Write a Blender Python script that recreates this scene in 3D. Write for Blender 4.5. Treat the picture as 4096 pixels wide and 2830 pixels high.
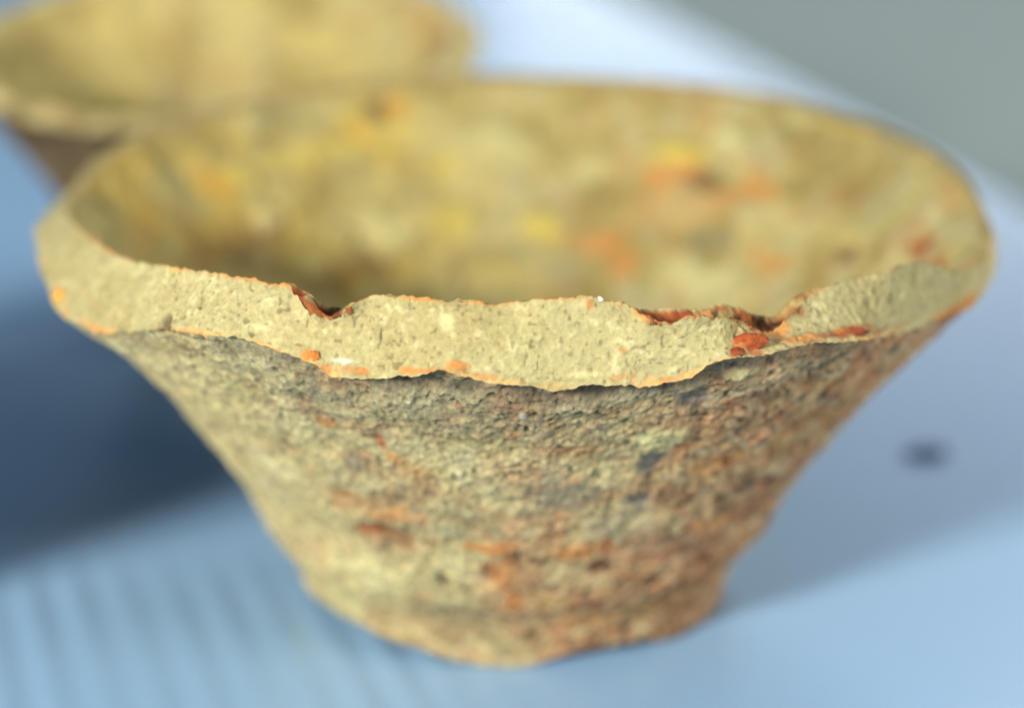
import bpy, math
import numpy as np

# ------------------------------------------------------------------ scene, camera, light
# lengths are worked out in millimetres and stored in metres
MM = 0.001
scene = bpy.context.scene
for o in list(bpy.data.objects):
    bpy.data.objects.remove(o)

cam_data = bpy.data.cameras.new('camera')
cam = bpy.data.objects.new('camera', cam_data)
scene.collection.objects.link(cam)
scene.camera = cam
cam.location = (0.0, -231.0 * MM, 100.0 * MM)
cam.rotation_euler = (math.radians(90 - 18.3), 0, 0)
cam_data.sensor_width = 36.0
cam_data.lens = 90.14
cam_data.clip_start = 0.005
cam_data.clip_end = 20.0
cam_data.dof.use_dof = True
cam_data.dof.focus_distance = 0.1985
cam_data.dof.aperture_fstop = 11.5
cam_data.dof.aperture_blades = 0

world = bpy.data.worlds.new('World')
scene.world = world
world.use_nodes = True
bg = world.node_tree.nodes['Background']
bg.inputs['Color'].default_value = (0.48, 0.70, 1.0, 1)
bg.inputs['Strength'].default_value = 0.32

def area_lamp(name, loc, target, size, power, color, size_y=None):
    d = bpy.data.lights.new(name, 'AREA')
    d.energy = power
    d.color = color
    d.shape = 'RECTANGLE' if size_y else 'DISK'
    d.size = size
    if size_y:
        d.size_y = size_y
    o = bpy.data.objects.new(name, d)
    scene.collection.objects.link(o)
    from mathutils import Vector
    o.location = loc
    o.rotation_euler = (Vector(target) - Vector(loc)).to_track_quat('-Z', 'Y').to_euler()
    return o

LD = 0.75
EL, AZ = math.radians(21), math.radians(235)
area_lamp('key_lamp', (LD * math.cos(EL) * math.cos(AZ), LD * math.cos(EL) * math.sin(AZ) + 0.02, LD * math.sin(EL)),
          (0, 0.02, 0.01), 0.12, 11.0, (1.0, 0.98, 0.93))
area_lamp('ceiling_lamp', (0.264, 0.60, 0.54), (-0.02, 0.05, 0), 0.20, 1.7, (1.0, 0.98, 0.94))
area_lamp('back_sheen_lamp', (0.50, 2.15, 0.36), (0.05, 0.2, 0), 1.1, 4.6, (0.93, 0.98, 1.0), 0.30)  # added unseen lamp behind, brightens the far band of the sheet
area_lamp('fill_lamp', (0.70, -0.30, 0.20), (0, 0, 0.03), 0.30, 5.4, (1.0, 0.97, 0.92))  # added fill with no known source, lifts the cup's right side

scene.view_settings.view_transform = 'Standard'
scene.view_settings.look = 'None'
scene.view_settings.exposure = 0.0
scene.view_settings.gamma = 1.0
scene.cycles.use_denoising = True
scene.cycles.sample_clamp_indirect = 3.0

# ------------------------------------------------------------------ numpy helpers
def srgb(r, g, b):
    c = np.array([r, g, b], float) / 255.0
    return np.where(c <= 0.04045, c / 12.92, ((c + 0.055) / 1.055) ** 2.4)

def _hash(ix, iy, iz, seed):
    h = (ix.astype(np.uint32) * np.uint32(374761393) + iy.astype(np.uint32) * np.uint32(668265263)
         + iz.astype(np.uint32) * np.uint32(2246822519) + np.uint32(seed * 3266489917 % 4294967296))
    h = (h ^ (h >> np.uint32(13))) * np.uint32(1274126177)
    h = h ^ (h >> np.uint32(16))
    return (h & np.uint32(0xFFFFFF)).astype(np.float32) / np.float32(16777216.0)

def vnoise(P, scale, seed=0):
    """smooth value noise in -1..1; scale = feature size in mm"""
    Q = (P / scale + 1000.0).astype(np.float32)
    I = np.floor(Q).astype(np.int64)
    f = Q - I
    f = f * f * (3 - 2 * f)
    out = np.zeros(len(Q), np.float32)
    for a in (0, 1):
        wx = f[:, 0] if a else 1 - f[:, 0]
        for b in (0, 1):
            wy = f[:, 1] if b else 1 - f[:, 1]
            for c in (0, 1):
                wz = f[:, 2] if c else 1 - f[:, 2]
                out += wx * wy * wz * _hash(I[:, 0] + a, I[:, 1] + b, I[:, 2] + c, seed)
    return out * 2 - 1

def fbm(P, scale, octaves=3, seed=0, gain=0.5):
    s, a, t = 0, 1.0, 0.0
    R = np.array([[0.36, 0.48, -0.8], [-0.8, 0.6, 0.0], [0.48, 0.64, 0.6]])
    Q = P
    for k in range(octaves):
        s = s + a * vnoise(Q, scale / 2 ** k, seed + 17 * k)
        t += a
        a *= gain
        Q = Q @ R
    return s / t * 1.6

def smooth(x, a, b):
    t = np.clip((x - a) / (b - a), 0, 1)
    return t * t * (3 - 2 * t)

def mixc(base, col, m):
    return base * (1 - m[:, None]) + np.asarray(col)[None, :] * m[:, None]

def wrap_interp(th, T, k):
    T = np.array(T)
    t = np.concatenate([T[-3:, 0] - 360, T[:, 0], T[:3, 0] + 360])
    v = np.concatenate([T[-3:, k], T[:, k], T[:3, k]])
    return np.interp(th, t, v)

def smooth_wrap(th, T, k, sigma):
    """wrap_interp followed by a circular blur of sigma degrees"""
    u = np.arange(3600) / 10.0
    v = wrap_interp(u, T, k)
    w = int(max(1, sigma * 40)); x = np.arange(-w, w + 1) / 10.0
    g = np.exp(-0.5 * (x / sigma) ** 2); g /= g.sum()
    v = np.convolve(np.concatenate([v[-w:], v, v[:w]]), g, 'valid')
    return np.interp(th, np.append(u, 360.0), np.append(v, v[0]))

# ------------------------------------------------------------------ the shape of the cup: theta (deg), radius, height (mm)
OUTER_EDGE = [(2.00,45.29,34.86),(11.82,45.77,37.12),(20.05,46.49,38.12),(26.80,46.84,38.66),(35.07,47.16,39.08),(42.92,47.31,39.30),(53.76,47.81,40.02),(63.44,47.98,40.28),(72.57,47.94,40.26),(81.50,48.02,40.28),(91.46,48.11,40.40),(102.03,48.08,40.38),(111.07,47.89,40.14),(117.31,47.74,39.90),(123.80,47.57,39.66),(130.63,47.38,39.40),(136.42,47.24,39.22),(142.30,47.05,38.92),(147.21,46.73,38.48),(151.09,46.49,38.10),(156.96,45.94,37.38),(162.11,45.41,36.60),(166.24,45.09,36.10),(173.16,44.70,36.00),(180.00,44.49,36.16),(188.00,43.70,35.74),(195.00,43.56,35.17),(201.00,43.54,34.83),(206.00,44.03,34.35),(210.00,43.96,34.30),(214.00,44.02,34.51),(218.00,44.27,34.61),(221.50,44.26,35.08),(226.00,44.48,36.09),(231.51,46.06,37.54),(233.52,46.42,38.02),(235.46,46.57,38.28),(238.86,46.65,38.38),(241.61,46.80,38.60),(244.19,46.90,38.76),(245.90,46.59,38.32),(247.58,46.28,37.86),(249.70,45.91,37.34),(250.73,45.68,37.00),(251.47,44.93,35.88),(253.81,44.91,35.88),(256.61,45.04,36.04),(258.94,45.30,36.44),(261.19,45.48,36.68),(262.38,45.93,37.34),(263.48,46.12,37.62),(264.68,45.65,36.96),(266.78,45.31,36.42),(269.78,45.00,35.98),(271.96,44.87,35.78),(274.18,44.50,35.26),(276.34,44.77,35.66),(280.77,44.83,35.72),(282.73,44.39,35.14),(284.54,44.49,35.24),(286.75,44.74,35.60),(288.07,44.91,35.84),(289.50,45.69,36.98),(291.15,46.05,37.52),(293.19,45.87,37.26),(295.16,45.86,37.26),(298.60,46.01,37.44),(301.72,46.09,37.60),(305.08,45.64,36.92),(309.27,45.29,36.40),(318.00,42.35,34.76),(322.00,42.27,34.29),(326.00,42.40,34.22),(330.00,42.38,33.82),(336.00,42.96,33.37),(341.00,43.56,33.09),(347.00,44.10,33.52),(354.00,44.84,34.08)]
CREAM_EDGE = [(9.00,44.50,37.31),(14.84,44.38,38.60),(23.49,44.53,38.80),(33.00,44.76,39.12),(41.49,44.93,39.30),(52.60,45.36,39.96),(62.18,45.56,40.22),(71.78,45.53,40.16),(81.10,45.51,40.18),(91.53,45.57,40.30),(102.59,45.60,40.28),(112.06,45.46,40.06),(118.65,45.27,39.86),(125.51,45.12,39.66),(132.74,45.01,39.44),(138.17,44.89,39.26),(144.51,44.69,38.98),(149.79,44.44,38.68),(154.60,44.16,38.28),(160.46,43.73,37.64),(166.78,43.02,37.00),(172.54,42.39,37.00),(182.00,41.28,37.92),(191.00,40.33,38.62),(201.00,39.77,39.29),(208.00,39.74,39.42),(214.00,39.85,39.59),(218.50,40.05,39.90),(230.29,43.20,42.02),(235.15,43.43,42.36),(238.14,43.42,42.36),(241.66,43.55,42.54),(244.34,43.54,42.56),(246.75,43.57,42.58),(247.11,43.69,41.78),(249.42,45.53,42.22),(250.15,45.20,41.76),(250.64,44.67,41.00),(251.43,44.39,40.62),(252.58,44.76,41.14),(254.12,45.26,41.86),(254.72,43.99,42.02),(255.22,43.29,42.20),(256.13,43.43,42.40),(258.46,43.43,42.34),(263.00,43.28,42.18),(265.73,43.31,42.18),(267.52,43.17,42.02),(269.77,43.19,42.04),(272.02,43.37,42.30),(274.69,43.52,42.52),(276.49,43.55,42.56),(278.79,43.39,42.30),(281.73,42.90,41.60),(282.80,43.85,41.12),(283.29,45.26,41.24),(284.51,44.80,40.60),(285.99,44.60,40.30),(287.16,45.03,40.92),(288.31,45.05,40.98),(289.87,44.81,40.64),(291.96,44.58,40.32),(293.72,44.23,39.76),(295.64,43.64,38.96),(296.96,43.17,38.28),(298.88,42.91,37.88),(299.41,43.51,38.72),(301.23,43.07,39.34),(303.18,42.44,39.82),(305.18,41.94,40.22),(307.29,42.08,40.46),(310.32,42.13,40.50),(313.07,42.04,40.38),(316.00,43.05,40.82),(320.00,42.79,40.57),(324.00,42.40,40.09),(328.00,42.70,38.83),(332.00,43.22,37.75),(339.00,43.42,36.84),(348.00,43.82,36.40),(358.00,44.31,36.37)]
NOTCH_EDGES =[[(245.41,42.89,42.34),(246.70,42.92,42.36),(247.21,42.49,41.74),(248.01,42.15,41.28),(249.02,41.72,40.66),(249.96,41.57,40.40),(251.37,41.74,40.70),(253.10,42.12,41.22),(255.32,42.63,41.94)],[(281.44,42.35,41.52),(283.01,42.03,41.06),(284.03,41.92,40.90),(285.61,41.72,40.64),(287.61,41.75,40.70),(289.72,41.66,40.56),(291.80,41.68,40.58),(293.99,41.63,40.52),(295.52,41.26,39.98),(297.69,40.65,39.08),(299.63,40.23,38.46),(301.62,40.13,38.36),(301.99,40.72,39.22),(302.84,41.23,39.92),(304.86,41.40,40.20),(306.72,41.50,40.32)]]
STAIN_COLOURS = {'orange': (198, 130, 66), 'red': (156, 76, 38), 'darkred': (112, 52, 36), 'brown': (120, 84, 52), 'dark': (62, 52, 48), 'grey': (120, 120, 112), 'blue': (88, 92, 98), 'white': (232, 230, 214), 'pale': (206, 204, 150), 'yellow': (206, 186, 84), 'ochre': (206, 158, 62), 'olive': (132, 124, 78), 'green': (140, 142, 104), 'tan': (186, 146, 90), 'cream': (214, 204, 152), 'umber': (96, 70, 36), 'black': (30, 22, 18)}
# each stain, patch of painted shade or grit: centre x,y,z; direction up the slope; half widths across and along; colour; strength; relief in mm
OUTSIDE_STAINS_SHADE = [(-10.63,-35.89,27.85, -0.180,-0.609,0.773, 0.53,1.41,"red",0.80,-0.20),
    (-9.78,-34.84,26.30, -0.168,-0.598,0.784, 0.83,0.77,"orange",0.60,0.00),
    (-13.01,-32.26,24.67, -0.226,-0.559,0.798, 1.04,1.32,"grey",0.60,0.00),
    (-14.91,-35.72,29.67, -0.245,-0.588,0.771, 0.95,0.95,"orange",0.55,0.10),
    (-15.48,-39.18,33.54, -0.249,-0.631,0.735, 0.77,0.85,"grey",0.40,0.00),
    (0.91,-41.40,32.27, 0.015,-0.676,0.736, 0.31,0.60,"white",0.60,0.05),
    (11.70,-36.16,28.31, 0.195,-0.602,0.774, 2.29,2.13,"pale",0.70,0.30),
    (11.49,-33.59,25.16, 0.196,-0.574,0.795, 1.32,1.36,"blue",0.80,-0.20),
    (14.24,-38.89,32.48, 0.227,-0.620,0.751, 1.14,1.46,"blue",0.80,-0.30),
    (10.61,-30.30,20.58, 0.193,-0.550,0.812, 1.03,0.99,"blue",0.75,-0.30),
    (-1.59,-45.01,36.10, -0.025,-0.714,0.699, 2.04,0.63,"dark",0.60,-0.30),  # dark strips from here on: shadow line under the lip, painted in
    (-5.30,-43.54,35.26, -0.084,-0.688,0.721, 7.62,1.02,"dark",0.55,-0.20),
    (6.72,-42.86,34.30, 0.109,-0.695,0.711, 5.25,0.89,"dark",0.55,-0.20),
    (15.10,-41.22,35.18, 0.238,-0.649,0.722, 2.26,0.86,"dark",0.50,-0.20),
    (4.56,-33.17,22.49, 0.081,-0.589,0.804, 2.97,2.70,"grey",0.45,0.00),
    (8.46,-29.21,18.19, 0.160,-0.553,0.818, 2.75,2.19,"grey",0.40,0.10),
    (-5.98,-24.93,10.97, -0.104,-0.433,0.895, 0.72,0.93,"dark",0.75,-0.50),
    (0.21,-27.63,14.27, 0.004,-0.542,0.840, 0.76,1.21,"dark",0.65,-0.40),
    (-1.76,-26.48,12.50, -0.032,-0.487,0.873, 1.15,0.87,"darkred",0.70,-0.30),
    (7.87,-25.56,12.69, 0.146,-0.475,0.868, 1.05,1.21,"darkred",0.85,-0.50),
    (8.04,-26.81,14.70, 0.160,-0.533,0.831, 0.72,1.28,"red",0.70,-0.20),
    (5.51,-27.72,15.13, 0.110,-0.554,0.825, 2.33,1.21,"orange",0.65,0.20),
    (12.73,-21.72,9.64, 0.223,-0.381,0.897, 0.91,0.92,"dark",0.85,-0.50),
    (17.27,-18.93,10.53, 0.306,-0.336,0.891, 0.86,0.72,"darkred",0.85,-0.40),
    (21.26,-17.39,13.82, 0.409,-0.335,0.849, 1.38,0.79,"darkred",0.60,-0.30),
    (22.77,-20.70,18.68, 0.423,-0.385,0.820, 1.18,0.79,"darkred",0.80,-0.40),
    (20.57,-23.31,19.10, 0.382,-0.433,0.817, 1.37,0.92,"dark",0.60,-0.30),
    (28.20,-0.72,14.81, 0.561,-0.014,0.827, 2.22,0.70,"brown",0.60,-0.30),
    (18.22,-24.49,18.30, 0.343,-0.461,0.818, 0.97,0.86,"dark",0.45,-0.30),
    (-12.03,-25.84,15.99, -0.240,-0.515,0.823, 1.70,1.09,"red",0.70,-0.30),
    (-10.13,-26.19,15.30, -0.204,-0.528,0.824, 1.65,1.38,"brown",0.75,-0.40),
    (-13.36,-28.15,19.78, -0.248,-0.524,0.815, 3.80,1.53,"orange",0.40,0.00),
    (-10.32,-28.49,18.46, -0.196,-0.542,0.817, 3.63,0.87,"orange",0.55,0.20),
    (-14.82,-28.39,21.05, -0.270,-0.518,0.812, 1.29,0.92,"brown",0.35,0.00),
    (-7.04,-27.04,14.97, -0.142,-0.544,0.827, 0.63,0.92,"darkred",0.60,-0.20),
    (-2.49,-28.35,15.57, -0.050,-0.565,0.823, 2.66,0.97,"orange",0.70,0.20),
    (-0.55,-26.30,12.05, -0.010,-0.477,0.879, 1.15,2.84,"orange",0.45,0.20),
    (0.19,-24.84,9.11, 0.003,-0.449,0.894, 0.85,1.82,"orange",0.60,0.00),
    (3.30,-24.44,8.72, 0.069,-0.511,0.857, 1.80,1.46,"tan",0.60,0.00),
    (5.75,-20.99,5.46, 0.176,-0.640,0.748, 2.46,1.19,"orange",0.60,0.10),
    (3.38,-20.58,4.42, 0.094,-0.570,0.816, 1.61,1.07,"red",0.55,0.00),
    (6.86,-22.68,7.47, 0.197,-0.650,0.734, 1.64,1.01,"darkred",0.60,-0.30),
    (13.09,-17.16,5.06, 0.368,-0.482,0.795, 3.51,0.96,"tan",0.70,0.20),
    (16.43,-15.08,5.86, 0.480,-0.440,0.759, 3.51,1.09,"tan",0.50,0.00),
    (16.54,-29.67,23.12, 0.289,-0.518,0.806, 2.61,1.68,"orange",0.45,0.00),
    (19.58,-28.97,24.44, 0.336,-0.497,0.800, 2.32,1.06,"tan",0.50,0.10),
    (13.97,-33.83,26.63, 0.233,-0.565,0.791, 0.96,0.71,"red",0.50,0.00),
    (17.68,-22.39,15.43, 0.351,-0.445,0.824, 3.01,1.08,"orange",0.40,0.00),
    (18.97,-34.41,30.00, 0.307,-0.556,0.773, 2.12,1.42,"red",0.35,0.00),
    (21.34,-35.07,32.10, 0.339,-0.557,0.758, 2.62,1.06,"brown",0.45,0.00),
    (23.26,-28.33,26.61, 0.390,-0.476,0.788, 1.51,1.00,"brown",0.50,-0.20),
    (25.78,-30.95,31.07, 0.416,-0.500,0.760, 2.52,0.98,"tan",0.50,0.10),
    (23.18,-8.38,8.58, 0.503,-0.182,0.845, 5.67,0.92,"tan",0.35,0.00),
    (13.97,-25.93,16.79, 0.270,-0.502,0.822, 0.88,0.82,"dark",0.40,-0.20),
    (8.90,-35.08,26.00, 0.152,-0.600,0.786, 1.13,0.78,"red",0.40,0.00),
    (16.81,-40.99,35.66, 0.263,-0.641,0.721, 1.15,0.83,"blue",0.50,0.00),
    (17.95,-39.67,34.84, 0.283,-0.624,0.728, 1.58,0.58,"pale",0.50,0.10),
    (18.82,-41.06,36.55, 0.288,-0.628,0.723, 2.36,0.45,"grey",0.50,0.00),
    (17.61,-37.01,32.00, 0.281,-0.591,0.757, 0.81,0.91,"red",0.50,0.00),
    (5.87,-36.84,27.45, 0.099,-0.620,0.778, 4.36,1.22,"orange",0.25,0.00),
    (-7.46,-34.32,24.90, -0.129,-0.595,0.793, 2.62,1.98,"tan",0.35,0.00),
    (-13.17,-21.46,10.39, -0.218,-0.356,0.909, 3.70,2.64,"pale",0.40,0.20),
    (-15.66,-14.62,5.20, -0.449,-0.419,0.789, 3.48,1.86,"pale",0.60,0.20),
    (-6.08,-22.07,6.78, -0.187,-0.678,0.711, 4.49,3.67,"green",0.35,0.00),
    (-11.18,-16.33,1.97, -0.153,-0.224,0.963, 2.92,0.60,"tan",0.60,0.10),
    (1.00,-19.69,2.27, 0.015,-0.304,0.953, 2.40,0.86,"green",0.40,0.00),
    (-25.78,-35.78,35.79, -0.413,-0.573,0.708, 1.86,0.60,"brown",0.35,0.00),
    (-17.46,-28.00,22.47, -0.313,-0.501,0.807, 1.81,2.19,"pale",0.20,0.00),
    (16.36,-11.89,0.30, 0.054,-0.039,0.998, 3.93,0.46,"brown",0.50,0.00),
    (26.00,-24.45,25.57, 0.429,-0.403,0.808, 6.99,1.89,"tan",0.35,0.00),
    (22.57,-25.45,23.16, 0.393,-0.443,0.806, 5.25,2.00,"tan",0.30,0.00),
    (-1.96,-37.70,28.11, -0.033,-0.630,0.776, 3.21,1.40,"olive",0.30,0.00),
    (7.87,-40.62,32.18, 0.129,-0.665,0.736, 3.58,1.12,"brown",0.35,0.00),
    (26.56,-35.00,35.10, 0.421,-0.554,0.718, 2.87,0.99,"brown",0.45,0.00),
    (35.04,-0.61,24.15, 0.623,-0.011,0.782, 5.56,0.68,"brown",0.40,0.00),
    (-21.40,-34.32,31.88, -0.348,-0.558,0.754, 2.65,1.59,"olive",0.25,0.00),
    (-18.05,-42.12,37.48, -0.279,-0.652,0.705, 2.31,0.59,"dark",0.35,-0.10),
    (-20.56,-41.27,37.97, -0.316,-0.634,0.706, 2.00,0.33,"dark",0.35,-0.10),
    (-26.55,-37.23,37.42, -0.417,-0.585,0.695, 3.23,0.25,"brown",0.70,-0.20)]
FACE_STAINS = [(18.85,-40.60,38.43, -0.301,0.649,0.699, 1.57,0.97,"red",0.60,0.00),
    (20.68,-37.73,37.98, -0.475,0.866,-0.155, 1.00,1.22,"orange",0.60,0.00),
    (26.53,-36.38,37.33, -0.413,0.566,0.714, 2.80,0.44,"red",0.60,0.00),
    (22.78,-36.25,39.53, -0.411,0.655,0.634, 0.70,0.99,"red",0.60,0.00),
    (31.91,-27.92,35.01, 0.126,-0.111,0.986, 2.47,0.32,"orange",0.60,0.00),
    (-15.78,-42.92,37.64, 0.133,0.362,0.923, 0.63,0.45,"orange",1.00,0.15),
    (-14.47,-42.78,36.42, -0.004,-0.013,1.000, 0.44,0.51,"orange",0.70,0.00),
    (-12.14,-43.24,36.58, 0.015,0.053,0.998, 1.22,0.36,"orange",0.60,0.10),
    (-12.86,-43.02,37.22, 0.014,0.048,0.999, 1.09,0.25,"white",0.60,0.10),
    (-4.08,-45.12,37.56, 0.041,0.457,0.888, 0.89,0.45,"orange",0.95,0.20),
    (-6.98,-44.85,37.04, 0.055,0.355,0.933, 2.07,0.31,"orange",0.80,0.10),
    (-2.24,-45.11,36.71, 0.015,0.300,0.954, 1.70,0.27,"orange",0.60,0.00),
    (-5.23,-45.74,37.51, 0.093,0.811,0.577, 1.02,0.25,"tan",0.60,0.00),
    (11.90,-43.00,35.75, 0.015,-0.055,0.998, 1.08,0.33,"orange",0.60,0.00),
    (5.96,-44.20,36.49, -0.029,0.214,0.977, 2.07,0.34,"cream",0.60,0.10),
    (8.39,-43.86,36.24, -0.040,0.210,0.977, 1.40,0.28,"orange",0.40,0.00),
    (8.52,-43.44,38.25, -0.034,0.172,0.984, 0.46,0.31,"orange",0.50,0.00),
    (5.93,-43.17,41.80, -0.025,0.185,0.982, 0.45,0.44,"orange",0.70,0.00),
    (9.69,-42.85,41.11, -0.046,0.202,0.978, 0.49,0.24,"orange",0.70,0.00),
    (18.47,-41.32,38.02, -0.253,0.567,0.784, 1.71,0.86,"red",0.95,0.10),
    (17.72,-41.50,38.33, -0.208,0.488,0.848, 1.16,0.49,"orange",0.50,0.10),
    (17.22,-42.26,37.70, -0.247,0.605,0.757, 0.53,0.36,"red",0.80,0.00),
    (19.76,-38.41,38.23, -0.457,0.889,-0.015, 1.06,0.70,"orange",0.85,0.00),
    (21.18,-38.42,38.09, -0.483,0.875,0.027, 1.25,0.55,"orange",0.70,0.00),
    (21.75,-39.47,37.86, -0.456,0.827,0.329, 2.07,0.72,"orange",0.65,0.10),
    (18.94,-39.32,38.90, -0.395,0.819,0.416, 0.56,0.35,"red",0.80,0.00),
    (25.15,-37.40,37.70, -0.438,0.652,0.619, 1.08,0.38,"darkred",0.60,-0.10),
    (27.15,-35.59,37.36, -0.410,0.537,0.737, 2.39,0.47,"red",0.85,0.10),
    (30.24,-31.43,36.03, -0.167,0.174,0.971, 1.97,0.29,"red",0.60,0.00),
    (27.58,-34.94,37.44, -0.406,0.515,0.755, 3.41,0.25,"orange",0.60,0.00),
    (23.58,-38.76,37.83, -0.475,0.781,0.406, 2.15,0.42,"orange",0.60,0.00),
    (39.20,-17.65,33.85, 0.095,-0.043,0.995, 3.51,0.65,"orange",0.85,0.20),
    (37.16,-20.62,33.87, 0.144,-0.080,0.986, 2.99,0.53,"orange",0.80,0.00),
    (37.62,-19.95,33.66, 0.131,-0.070,0.989, 2.55,0.32,"darkred",0.50,0.00),
    (-39.11,-19.03,34.96, 0.585,0.285,0.759, 1.48,0.84,"ochre",0.85,0.10),
    (-39.20,-18.27,35.24, 0.588,0.274,0.761, 1.22,0.46,"orange",0.50,0.00),
    (-38.22,-21.50,34.46, 0.534,0.301,0.790, 0.88,0.53,"orange",0.50,0.00),
    (-27.62,-36.48,38.48, 0.383,0.506,0.772, 0.62,0.61,"dark",0.70,-0.35),
    (-27.79,-36.87,38.06, 0.408,0.541,0.735, 1.04,0.29,"brown",0.70,-0.20),
    (-24.59,-38.01,39.97, 0.336,0.520,0.786, 0.22,0.14,"black",0.95,-0.25),
    (-24.54,-37.93,40.09, 0.336,0.519,0.786, 0.62,0.32,"olive",0.40,0.00),
    (-10.06,-43.29,39.31, 0.053,0.226,0.973, 0.11,0.68,"black",0.70,-0.15),
    (-4.89,-43.62,40.81, 0.045,0.401,0.915, 0.69,0.89,"cream",0.75,0.08),
    (-31.70,-25.23,39.49, 0.550,0.437,0.712, 3.98,0.90,"cream",0.40,0.00),
    (-34.57,-27.38,34.91, 0.453,0.359,0.816, 2.67,0.18,"orange",0.60,0.00),
    (-25.59,-38.94,38.32, 0.363,0.552,0.751, 2.66,0.18,"orange",0.55,0.00),
    (-35.19,-18.60,39.35, 0.578,0.305,0.757, 2.77,0.23,"orange",0.35,0.00),
    (-20.73,-38.35,42.48, 0.292,0.541,0.789, 4.94,0.18,"orange",0.50,0.00),
    (-18.51,-39.48,42.50, 0.279,0.594,0.754, 1.58,0.15,"orange",0.80,0.00),
    (-27.25,-33.59,42.00, 0.209,0.258,0.943, 1.48,0.25,"ochre",0.35,0.00),
    (-31.30,-25.28,39.91, 0.550,0.444,0.708, 1.05,0.30,"cream",0.40,0.00),
    (-6.67,-42.86,42.17, 0.060,0.385,0.921, 1.38,0.17,"orange",0.75,0.00),
    (-8.73,-42.58,42.25, 0.074,0.359,0.930, 1.05,0.14,"tan",0.70,0.00),
    (-2.24,-43.18,41.99, 0.020,0.390,0.920, 3.06,0.14,"orange",0.45,0.00),
    (3.55,-43.38,42.41, -0.010,0.125,0.992, 2.04,0.17,"tan",0.50,0.00),
    (-1.23,-43.76,40.49, 0.009,0.338,0.941, 2.04,1.36,"olive",0.15,0.00),
    (6.97,-43.11,41.03, -0.039,0.242,0.969, 1.04,0.55,"olive",0.15,0.00),
    (11.04,-43.49,40.68, 0.103,-0.407,0.908, 1.63,0.27,"orange",0.70,0.00),
    (13.86,-42.84,40.89, 0.071,-0.218,0.973, 2.19,0.20,"orange",0.60,0.00),
    (-14.47,-42.13,40.77, 0.070,0.205,0.976, 0.96,0.31,"red",0.70,0.00),
    (-15.57,-42.33,41.47, -0.114,-0.309,0.944, 0.67,0.29,"orange",0.50,0.00),
    (3.21,-44.40,35.66, -0.005,0.074,0.997, 2.40,0.32,"tan",0.40,0.00),
    (33.76,-25.52,34.53, 0.065,-0.049,0.997, 2.75,0.28,"cream",0.60,0.00),
    (29.85,-30.59,39.40, -0.158,0.161,0.974, 0.55,1.10,"olive",0.35,-0.10),
    (33.41,-26.41,38.89, 0.029,-0.023,0.999, 0.67,1.55,"olive",0.40,-0.10),
    (27.81,-32.43,39.54, -0.337,0.393,0.856, 0.46,0.79,"olive",0.30,-0.10),
    (35.37,-23.69,37.65, 0.028,-0.019,0.999, 0.61,0.94,"olive",0.30,-0.10),
    (29.03,-31.80,38.60, -0.275,0.301,0.913, 0.37,0.50,"dark",0.35,-0.15),
    (31.13,-29.41,38.27, -0.013,0.012,1.000, 0.41,0.61,"dark",0.30,-0.15),
    (42.28,-11.07,36.49, -0.082,0.021,0.996, 2.67,2.05,"olive",0.35,-0.10),
    (42.03,-12.09,35.02, -0.053,0.015,0.998, 2.22,1.23,"grey",0.30,0.00),
    (15.23,-42.20,39.63, -0.043,0.118,0.992, 1.12,0.21,"cream",0.40,0.00),
    (21.20,-37.83,38.45, -0.480,0.856,0.192, 1.26,0.69,"tan",0.50,0.00),
    (22.03,-37.20,39.11, -0.373,0.630,0.681, 0.85,0.60,"olive",0.50,0.00),
    (1.49,-44.04,39.22, -0.008,0.226,0.974, 0.14,0.14,"dark",0.60,-0.10),
    (-2.21,-44.47,38.63, 0.016,0.332,0.943, 0.14,0.14,"dark",0.50,-0.10),
    (4.55,-44.01,38.11, -0.019,0.180,0.984, 0.21,0.17,"dark",0.40,-0.10),
    (24.56,-35.79,39.07, -0.429,0.625,0.652, 0.18,0.38,"dark",0.40,-0.10)]
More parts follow.
